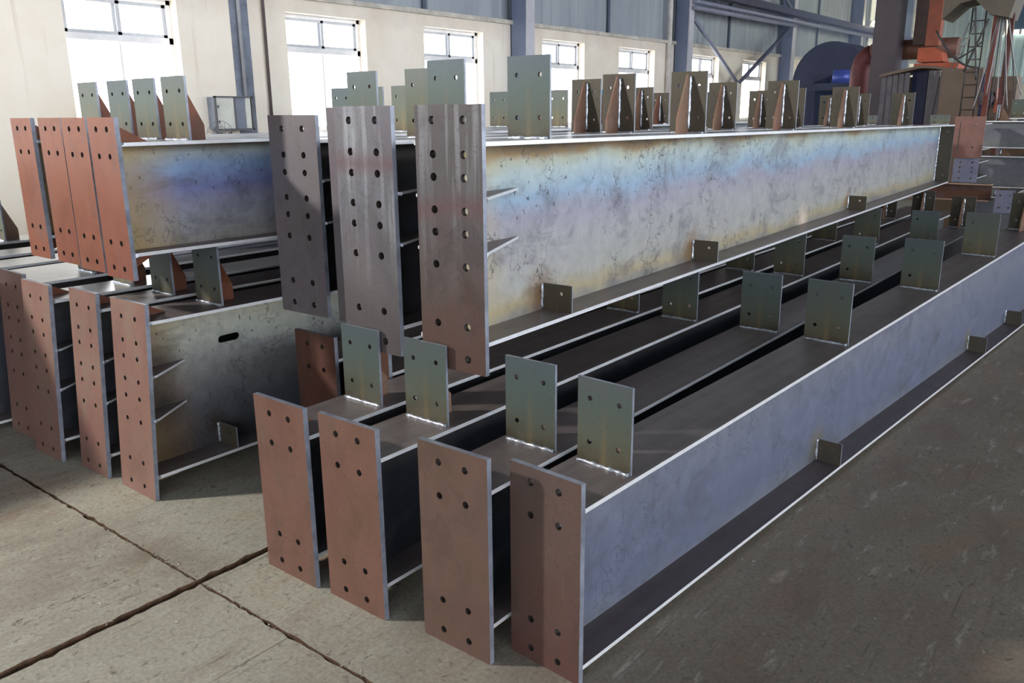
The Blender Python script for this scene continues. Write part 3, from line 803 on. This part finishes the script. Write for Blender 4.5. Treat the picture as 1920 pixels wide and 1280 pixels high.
girder('dark girder on the pale-topped ones, ending short of the orange plates', LL, -5.01, -2.6, 0.0, 4.1, (1.42, 1.42), (0.80, 0.80), 0.24, W_DK, None, [], top_mat=SCALE_L)
UL = 'upper girders with orange end plates'
HO = grid((-0.042, 0.042), (1.555, 1.452, 1.113, 1.01))
for x, yy, w, lab in ((-3.328, 1.652, 0.212, 'orange-plated upper girder with the open blue heat-tinted web'),
                      (-3.604, 1.675, 0.212, 'orange-plated upper girder next to the blue-webbed one'),
                      (-3.880, 1.70, 0.212, 'orange-plated upper girder third from the blue-webbed one'),
                      (-4.165, 1.70, 0.205, 'orange-plated upper girder farthest from the blue-webbed one, by a dark gap')):
    girder(lab, UL, x, yy, 0, 3.9 if x > -3.4 else 6.8, (1.505, 1.505), (1.062, 1.03), 0.205, W_UL, dict(w=w, z0=0.968, z1=1.60, holes=HO, mat=P_UL, r=0.0115),
           [(0.30, 1), (1.86, 1), (3.4, 1)] + ([(4.9, -1)] if x < -3.4 else []), 0.176, 0.256, GUSSET_O, fins=0.16, top_mat=SCALE_L)

# girders lying across, behind the far ends of the front stacks
FARG = 'girders lying across behind the front stacks'


def cross(label, x, y, z0, z1, L, fw, web, cleats=(), top=None, ch=0.28, edge=None):
    return girder(label, FARG, x, y, -90, L, (z1 - z0, z1 - z0), (0, 0), fw, web, None, cleats, 0.2, ch, top_mat=top, z=z0, edge=edge)


for z0, z1, lab, yy in ((0.03, 0.50, 'grey girder lying across on the floor under the other far girders', 12.7), (0.62, 1.02, 'grey girder lying across in the middle of the far pile', 12.7), (1.12, 1.46, 'grey girder lying across on top of the far pile, cleats upright', 12.7)):
    cross(lab, -2.25, yy, z0, z1, 11.0, 0.24, W_FAR, [(0.22 + 0.55 * k, 1, 0.20) for k in range(6)] if z1 > 1.2 else [(0.3 + 0.5 * k, 1, 0.095) for k in range(8)])
cross('brown rusty girder lying across low in front of the far pile', -2.75, 11.35, 0.555, 0.755, 0.98, 0.18, W_BRN, [], edge=m_plain('edge_rusty', lin(206, 168, 140), 0.5, 0.2))


def far_plate(label, x, y, w, z0, z1, mat, holes, zt, zb, slots=()):
    g = empty('steel_girder', (x, y, 0)); tag(g, label, 'beam', 'far girders seen by their end plates')
    holed_plate(-w / 2, w / 2, z0, z1, 0, 0.02, holes, 0.012, slots=slots).build('end_plate', [mat, EDGE_P, HOLE], g)
    MB().box(-0.09, 0.09, 0.02, 0.9, zt - 0.014, zt, 0, 1).build('top_flange', [SCALE_D, EDGE], g)
    MB().box(-0.09, 0.09, 0.02, 0.9, zb, zb + 0.014, 0, 1).build('bottom_flange', [SCALE_D, EDGE], g)
    MB().box(-0.004, 0.004, 0.02, 0.9, zb + 0.014, zt - 0.014).build('web', W_DK, g)


P_FR = m_plate('far_plate_red', lin(132, 96, 88), lin(146, 104, 94), lin(136, 104, 98)); P_FB = m_plate('far_plate_violet', lin(132, 134, 156), lin(144, 146, 166), lin(138, 140, 156))
far_plate('far girder with a reddish end plate cut by a long slot', -2.10, 11.4, 0.33, 1.045, 1.525, P_FR, grid((0.06,), (1.43, 1.17)) + grid((-0.0, 0.10), (1.09,)), 1.44, 1.12, slots=((-0.105, -0.092, 1.1, 1.46),))
far_plate('far girder with a violet-grey drilled end plate below the slotted one', -2.10, 11.47, 0.27, 0.72, 1.035, P_FB, grid((-0.06, 0.07), (0.99, 0.93, 0.88, 0.80, 0.75)), 0.98, 0.78)
far_plate('far girder with a small blue-grey end plate low beside the rusty girder', -1.60, 11.2, 0.20, 0.44, 0.70, P_FB, grid((-0.05, 0.05), (0.64, 0.5)), 0.66, 0.48)

# props: timbers under the stacks that hang over their cleats are steel; small packers carry the far pile
PK = m_plain('packer_timber', lin(96, 78, 60), 0.8)
for x in (-1.2, 1.3, 5.0):
    for z0, z1 in ((0.0, 0.03), (0.50, 0.62), (1.02, 1.12)):
        p = MB().box(x - 0.06, x + 0.06, 12.55, 12.85, z0, z1).build('timber_packer', PK)
        tag(p, 'timber packer between the far crosswise girders', 'block', 'packers in the far pile')

p = MB().box(-2.40, -2.12, 11.27, 11.43, 0, 0.555).build('timber_block', PK); tag(p, 'timber block propping up the brown rusty girder', 'block')
for k, x in enumerate((-2.02, -1.70, -1.36)):
    girder(('far girder with a blue-grey cleat, running away behind the slotted plate', 'far girder with a greenish cleat, between two others on the far pile', 'far girder with an olive cleat, outermost of three on the far pile')[k],
           'girders running away on the far pile', x, 14.2, 0, 3.0, (0.28, 0.28), (0, 0), 0.2, W_FAR, None, [(0.1, 1, 0.26), (1.4, 1, 0.26)], 0.2, z=1.2)
    p = MB().box(x - 0.12, x + 0.12, 14.4, 14.6, 0, 1.2).build('timber_block', PK); tag(p, 'timber block under a far girder running away', 'block', 'blocks under the far girders')
# ------------------------------------------------------------------ machinery behind
ORANGE = m_plain('machine_orange', lin(180, 86, 56), 0.5, 0.1, 0.2, 3)
RUSTO = m_plain('machine_rust_orange', lin(150, 88, 62), 0.6, 0.1, 0.2, 3)
DKBRN = m_plain('machine_dark_brown', lin(84, 68, 66), 0.6, 0.1, 0.2, 3)
TAUPE = m_plain('machine_taupe', lin(122, 104, 90), 0.6, 0.1, 0.1, 3)
GRYV = m_plain('curtain_grey', lin(104, 100, 108), 0.6, 0, 0.15, 5)
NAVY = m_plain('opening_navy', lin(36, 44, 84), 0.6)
OLIVE = m_plain('hopper_olive', lin(104, 96, 84), 0.6, 0.1, 0.12, 3)
CABLE = m_plain('cable_dark', lin(66, 62, 64), 0.5)
CABLES = m_plain('cable_silver', lin(150, 148, 150), 0.4, 0.4)

mc = empty('shot_blasting_machine', (-4.0, 17.0, 0)); tag(mc, 'brown arched machine with strip curtains behind the far girders', 'machine')
X = lambda v: v + 4.0
prof = [(-4.72, 2.24), (-4.4, 2.31), (-4.03, 2.38), (-3.78, 2.36), (-3.53, 2.31), (-3.3, 2.27)]
c = MB()
for (a, za), (b_, zb_) in zip(prof, prof[1:]):
    c.hexa([(X(a), -0.1, za - 0.05), (X(b_), -0.1, zb_ - 0.05), (X(b_), 1.0, zb_ - 0.05), (X(a), 1.0, za - 0.05), (X(a), -0.1, za), (X(b_), -0.1, zb_), (X(b_), 1.0, zb_), (X(a), 1.0, za)])
c.build('arched_cover', TAUPE, mc)
MB().box(X(-4.72), X(-3.3), 0.5, 1.0, 0, 2.2).build('housing', DKBRN, mc)
c = MB().box(X(-4.24), X(-3.98), 0.3, 0.5, 0, 2.3).build('inlet_opening', NAVY, mc)  # solid navy block; the dark of the inlet is in its colour
k = 0; xx = -4.70
while xx < -3.56:
    if not (-4.28 < xx < -3.97):
        lean = 0.10 if xx > -3.9 else random.uniform(-0.03, 0.03)
        zt_ = 2.2 + 0.1 * (1 - abs(xx + 4.0) / 0.75)
        MB().prism([(X(xx), 0, zt_), (X(xx + 0.085), 0, zt_), (X(xx + 0.085 - lean), 0.02, 0.9), (X(xx - lean), 0.02, 0.9)], (0, 0.012, 0)).build('curtain_strip', GRYV, mc)
    xx += 0.10
MB().box(X(-3.62), X(-2.98), -0.3, 0.6, 0, 2.29).build('side_cabinet', TAUPE, mc)
MB().box(X(-3.04), X(-2.94), -0.28, 0.3, 0, 2.2).build('cabinet_shadow_gap', NAVY, mc)  # solid strip; the shade of the gap is painted navy
mo = MB().tube([(X(-2.87), -0.35, 1.78), (X(-2.87), 0.1, 1.78)], 0.12, 18).build('motor', m_plain('motor_dark', lin(62, 60, 70), 0.35, 0.5), mc)
MB().tube([(X(-2.87), -0.37, 1.78), (X(-2.87), -0.35, 1.78)], 0.05, 14).build('motor_cap', m_plain('motor_cap_grey', lin(140, 146, 156), 0.3, 0.6), mo)
MB().box(X(-2.74), X(-2.64), -0.3, -0.2, 1.55, 1.95).build('bracket', ORANGE, mc)
MB().box(X(-2.98), X(-2.5), 0.05, 0.5, 0, 2.15).build('rear_cabinet', TAUPE, mc)

ex = empty('dust_extractor', (-4.0, 18.9, 0)); tag(ex, 'tall dust extractor with a brown column and a fat horizontal pipe', 'machine')
Y18 = 1.112
XX = lambda v: v * Y18 + 4.0
ZZ = lambda z_: 1.6 + (z_ - 1.6) * Y18
MB().box(XX(-4.93), XX(-4.50), 0, 0.5, 0, 7.5).build('main_column', m_plain('column_brown_grey', lin(92, 84, 90), 0.6, 0.1, 0.12, 2), ex)
MB().tube([(XX(-3.6), 0.75, ZZ(2.70)), (XX(-4.54), 0.75, ZZ(2.70)), (XX(-4.97), 0.75, ZZ(2.69)), (XX(-5.1), 0.75, ZZ(2.66))], 0.2, 20).build('horizontal_pipe', m_plain('pipe_brown_orange', lin(116, 78, 64), 0.55, 0.2, 0.15, 3), ex)
MB().tube([(XX(-5.1), 0.75, ZZ(2.66)), (XX(-5.21), 0.75, ZZ(2.60)), (XX(-5.27), 0.75, ZZ(2.50)), (XX(-5.30), 0.75, ZZ(2.36)), (XX(-5.31), 0.75, 0.6)], 0.2, 20).build('pipe_elbow', m_plain('pipe_red', lin(112, 58, 60), 0.55, 0.1), ex)
MB().box(XX(-4.0), XX(-3.78), -0.1, 0.15, ZZ(2.7), 7.5).build('orange_post', m_plain('post_orange', lin(150, 84, 62), 0.6, 0.1), ex)
MB().box(XX(-4.3), XX(-4.02), 0.3, 0.6, ZZ(2.75), 7.5).build('dark_post', DKBRN, ex)
MB().prism([(XX(-4.05), -0.35, ZZ(2.42)), (XX(-3.62), -0.35, ZZ(2.42)), (XX(-3.68), -0.35, ZZ(2.58)), (XX(-3.8), -0.35, ZZ(2.66)), (XX(-4.05), -0.35, ZZ(2.66))], (0, 0.5, 0)).build('orange_housing', ORANGE, ex)
MB().box(XX(-4.1), XX(-3.4), -0.3, 0.6, ZZ(2.30), ZZ(2.40)).build('base_frame', ORANGE, ex)

gn = empty('gantry_hopper', (-3.3, 15.6, 0)); tag(gn, 'overhead olive hopper on a red mast with hanging cables and ladders', 'machine')
Y16 = 0.918
XG = lambda v: v * Y16 + 3.3
ZG = lambda z_: 1.6 + (z_ - 1.6) * Y16
MB().prism([(XG(-3.79), 0, 7.0), (XG(-3.79), 0, ZG(3.14)), (XG(-3.53), 0, ZG(3.38)), (XG(-3.30), 0, ZG(3.43)), (XG(-3.05), 0, ZG(3.17)), (XG(-2.75), 0, ZG(3.10)), (XG(-2.64), 0, ZG(3.6)), (XG(-2.64), 0, 7.0)], (0, 0.8, 0)).build('hopper', OLIVE, gn)
MB().box(XG(-3.04), XG(-2.96), 0.3, 0.4, 0, ZG(3.2)).build('mast', m_plain('mast_red_brown', lin(124, 62, 48), 0.55, 0.1), gn)
MB().box(XG(-2.80), XG(-2.72), 0.3, 0.4, 0, ZG(3.2)).build('mast', m_plain('mast_red_dark', lin(96, 52, 46), 0.55, 0.1), gn)
la = MB()
for xr in (-3.42, -3.20):
    la.tube([(XG(xr), 0.5, 1.2), (XG(xr), 0.5, ZG(3.35))], 0.012, 6)
zz = 1.4
while zz < 3.2:
    la.tube([(XG(-3.42), 0.5, zz), (XG(-3.20), 0.5, zz)], 0.010, 6); zz += 0.2
la.build('ladder', CABLE, gn)
la = MB()
for off in (0.0, 0.09):
    la.tube([(XG(-3.66 + off), 0.45, ZG(2.3)), (XG(-3.44 + off), 0.45, ZG(3.1))], 0.010, 6)
for k in range(7):
    f = k / 6
    la.tube([(XG(-3.66 + 0.22 * f), 0.45, ZG(2.3 + 0.8 * f)), (XG(-3.57 + 0.22 * f), 0.45, ZG(2.3 + 0.8 * f))], 0.008, 6)
la.build('inclined_ladder', CABLES, gn)


def hang(p0, p1, sag, r, mat, par, name='hanging_cable'):
    p0, p1 = Vector(p0), Vector(p1)
    pts = [p0.lerp(p1, k / 14) + Vector((0, 0, -sag * math.sin(math.pi * k / 14))) for k in range(15)]
    return MB().tube(pts, r, 6).build(name, mat, par)


for k in range(9):
    x0_ = -2.93 + 0.02 * k; x1_ = -3.12 + 0.085 * k
    hang((XG(x0_), 0.1, ZG(3.12)), (XG(x1_), 0.0 + 0.03 * k, ZG(1.6 + 0.12 * (k % 3))), -0.12 if k % 2 else 0.10, 0.009, CABLES if k % 2 == 0 else CABLE, gn)
hang((XG(-3.86), 0.0, ZG(2.95)), (XG(-3.1), 0.05, ZG(2.3)), 0.16, 0.018, CABLE, gn)
hang((XG(-3.05), 0.0, ZG(3.1)), (XG(-3.35), 0.05, ZG(2.25)), 0.0, 0.018, CABLE, gn)
hang((XG(-3.28), 0.0, ZG(3.3)), (XG(-3.14), 0.05, ZG(2.1)), 0.0, 0.016, CABLE, gn)
hang((XG(-3.5), 0.0, ZG(2.45)), (XG(-3.1), 0.05, ZG(2.75)), 0.03, 0.014, CABLE, gn)

hd = empty('fume_hood', (-7.5, 22.5, 0)); tag(hd, 'large dark round fume hood beside the third column in blue haze', 'machine')
HOODM = m_plain('hood_dark_blue', lin(48, 50, 70), 0.75, 0.1, 0.35, 1.5)
c = MB(); n = 20
arc = [(0.95 * math.cos(math.pi * k / n), 2.3 + 1.0 * math.sin(math.pi * k / n)) for k in range(n + 1)]
c.prism([(a, 0, b_) for a, b_ in arc] + [(-0.95, 0, 0), (-0.4, 0, 0), (-0.4, 0, 2.3), (0.35, 0, 2.6), (0.62, 0, 2.2), (0.62, 0, 0), (0.95, 0, 0)], (0, 1.4, 0))
c.build('hood_shell', HOODM, hd)
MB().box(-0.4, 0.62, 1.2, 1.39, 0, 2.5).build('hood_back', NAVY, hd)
bk = MB(); bk.tube([(-7.08, 22.1, 2.26), (-7.08, 22.1, 2.58)], [0.22, 0.19], 20)
o = bk.build('blue_drum', m_plain('drum_blue', lin(70, 90, 190), 0.35, 0.2, 0.1)); tag(o, 'shiny blue drum mounted on the machine bench under the dark hood', 'drum')
bn = empty('machine_bench', (-7.0, 22.1, 0)); tag(bn, 'dark machine bench carrying the blue drum', 'bench')
MB().box(-0.9, 0.9, -0.3, 0.35, 2.1, 2.26).build('bench_top', HOODM, bn)
for sx in (-0.85, 0.8):
    for sy in (-0.28, 0.28):
        MB().box(sx, sx + 0.06, sy, sy + 0.06, 0, 2.1).build('leg', HOODM, bn)

# far wall: windows high up, duct, low white wall, work lamp
LIT = m_plain('far_lit_pane', lin(214, 220, 232), 0.3, 0, 0.05, emit=((0.9, 0.94, 1.0, 1), 0.55))
for (ya, yb, za, zb_) in ((32.3, 33.3, 3.6, 5.6), (35.6, 38.6, 3.9, 5.4), (36.0, 40.6, 2.7, 3.5)):
    ns += 1
    w = MB(); xa = WX + 0.0
    n_ = max(1, int((yb - ya) / 1.2))
    for k in range(n_ + 1):
        yy = ya + (yb - ya) * k / n_
        w.box(xa, xa + 0.07, yy - 0.05, yy + 0.05, za, zb_)
    for zz in (za, (za + zb_) / 2, zb_): w.box(xa, xa + 0.07, ya, yb, zz - 0.05, zz + 0.05)
    fr = w.build('window_%d' % ns, FRAME_G); fr['kind'] = 'structure'
    MB().box(xa, xa + 0.02, ya, yb, za, zb_).build('glass_pane', LIT, fr)
ns += 1
w = MB()
for k in range(5): w.box(-6.9 + 0.62 * k - 0.04, -6.9 + 0.62 * k + 0.04, 41.80, 41.90, 4.6, 6.6)
fr = w.build('window_%d' % ns, FRAME_W); fr['kind'] = 'structure'
MB().box(-6.94, -4.4, 41.86, 41.90, 4.6, 6.6).build('glass_pane', m_plain('far_bright_pane', lin(240, 240, 244), 0.3, 0, 0.03, emit=((1, 1, 0.98, 1), 2.0)), fr)
p = MB().tube([(-6.5, 40.6, 5.2), (12.0, 40.6, 5.2)], 0.5, 20).build('ventilation_duct', m_plain('duct_blue_steel', lin(96, 132, 150), 0.35, 0.5)); tag(p, 'big round ventilation duct running along the pale blue end wall', 'duct')
p = MB().box(-6.4, 14, 41.5, 41.75, 0, 2.6).build('wall_far_dado', m_plain('dado_white', lin(226, 226, 222), 0.8)); tag(p, 'low white wall at the foot of the blue sheeting', kind='structure')
lp = empty('work_lamp', (WX + 0.62, 30.9, 4.40)); tag(lp, 'glaring small work lamp fixed to the crane rail', 'lamp')
MB().box(-0.06, 0.10, -0.02, 0.12, -0.1, 0.1).build('lamp_housing', DKBRN, lp)
MB().tube([(0.02, -0.02, 0.0), (0.02, -0.05, 0.0)], 0.09, 16).build('lamp_glass', m_plain('lamp_glow', lin(255, 255, 245), 0.3, 0, 0, emit=((1.0, 0.98, 0.9, 1), 40.0)), lp)

hz, nt, b_ = new_mat('welding_fume')
nt.nodes.remove(b_)
vol = nt.nodes.new('ShaderNodeVolumeScatter'); vol.inputs['Color'].default_value = (0.32, 0.44, 1.0, 1); vol.inputs['Density'].default_value = 0.06; vol.inputs['Anisotropy'].default_value = 0.2
nt.links.new(vol.outputs[0], [n_ for n_ in nt.nodes if n_.type == 'OUTPUT_MATERIAL'][0].inputs['Volume'])
hzo = MB().box(-8.85, -4.8, 20.2, 40.0, 0.5, 8.0).build('welding_fume_haze', hz); tag(hzo, 'thin bluish welding fume hanging in the far corner of the hall', 'haze', kind='stuff')

# metal shavings swept over the floor
mb = MB(); bm = mb.bm
def shaving(x, y, s):
    a = random.uniform(0, 6.28); cv = random.uniform(-3, 3)
    pts = []
    px, py = x, y
    for k in range(4):
        pts.append((px, py, 0.002 + 0.5 * s * random.random() * (k % 2)))
        px += math.cos(a) * s * 0.5; py += math.sin(a) * s * 0.5; a += cv * 0.5
    mb.tube(pts, s * 0.10, 4, 0, False)
def clear(x, y):
    if y > 1.58 and -4.9 < x < 0.3: 
        # only the strip in front of the outermost girder and the gap between the stacks
        edge = -1.13 + (y - 1.75) * 0.0673
        return x > edge + 0.03
    return True
cnt = 0
while cnt < 700:
    if random.random() < 0.35:
        x = SX + random.gauss(0, 0.5); y = SY + random.gauss(0, 0.012) if random.random() < 0.5 else SY + random.gauss(0, 0.3)
    else:
        x, y = random.uniform(-4.4, 2.6), random.uniform(0.5, 5.0)
    if not clear(x, y): continue
    shaving(x, y, random.choice((0.003, 0.003, 0.004, 0.005, 0.006, 0.011))); cnt += 1
o = mb.build('metal_shavings', m_plain('shaving_steel', lin(196, 190, 180), 0.3, 0.6, 0.3, 60)); tag(o, 'tiny curled metal shavings scattered over the concrete floor', 'shavings', kind='stuff')
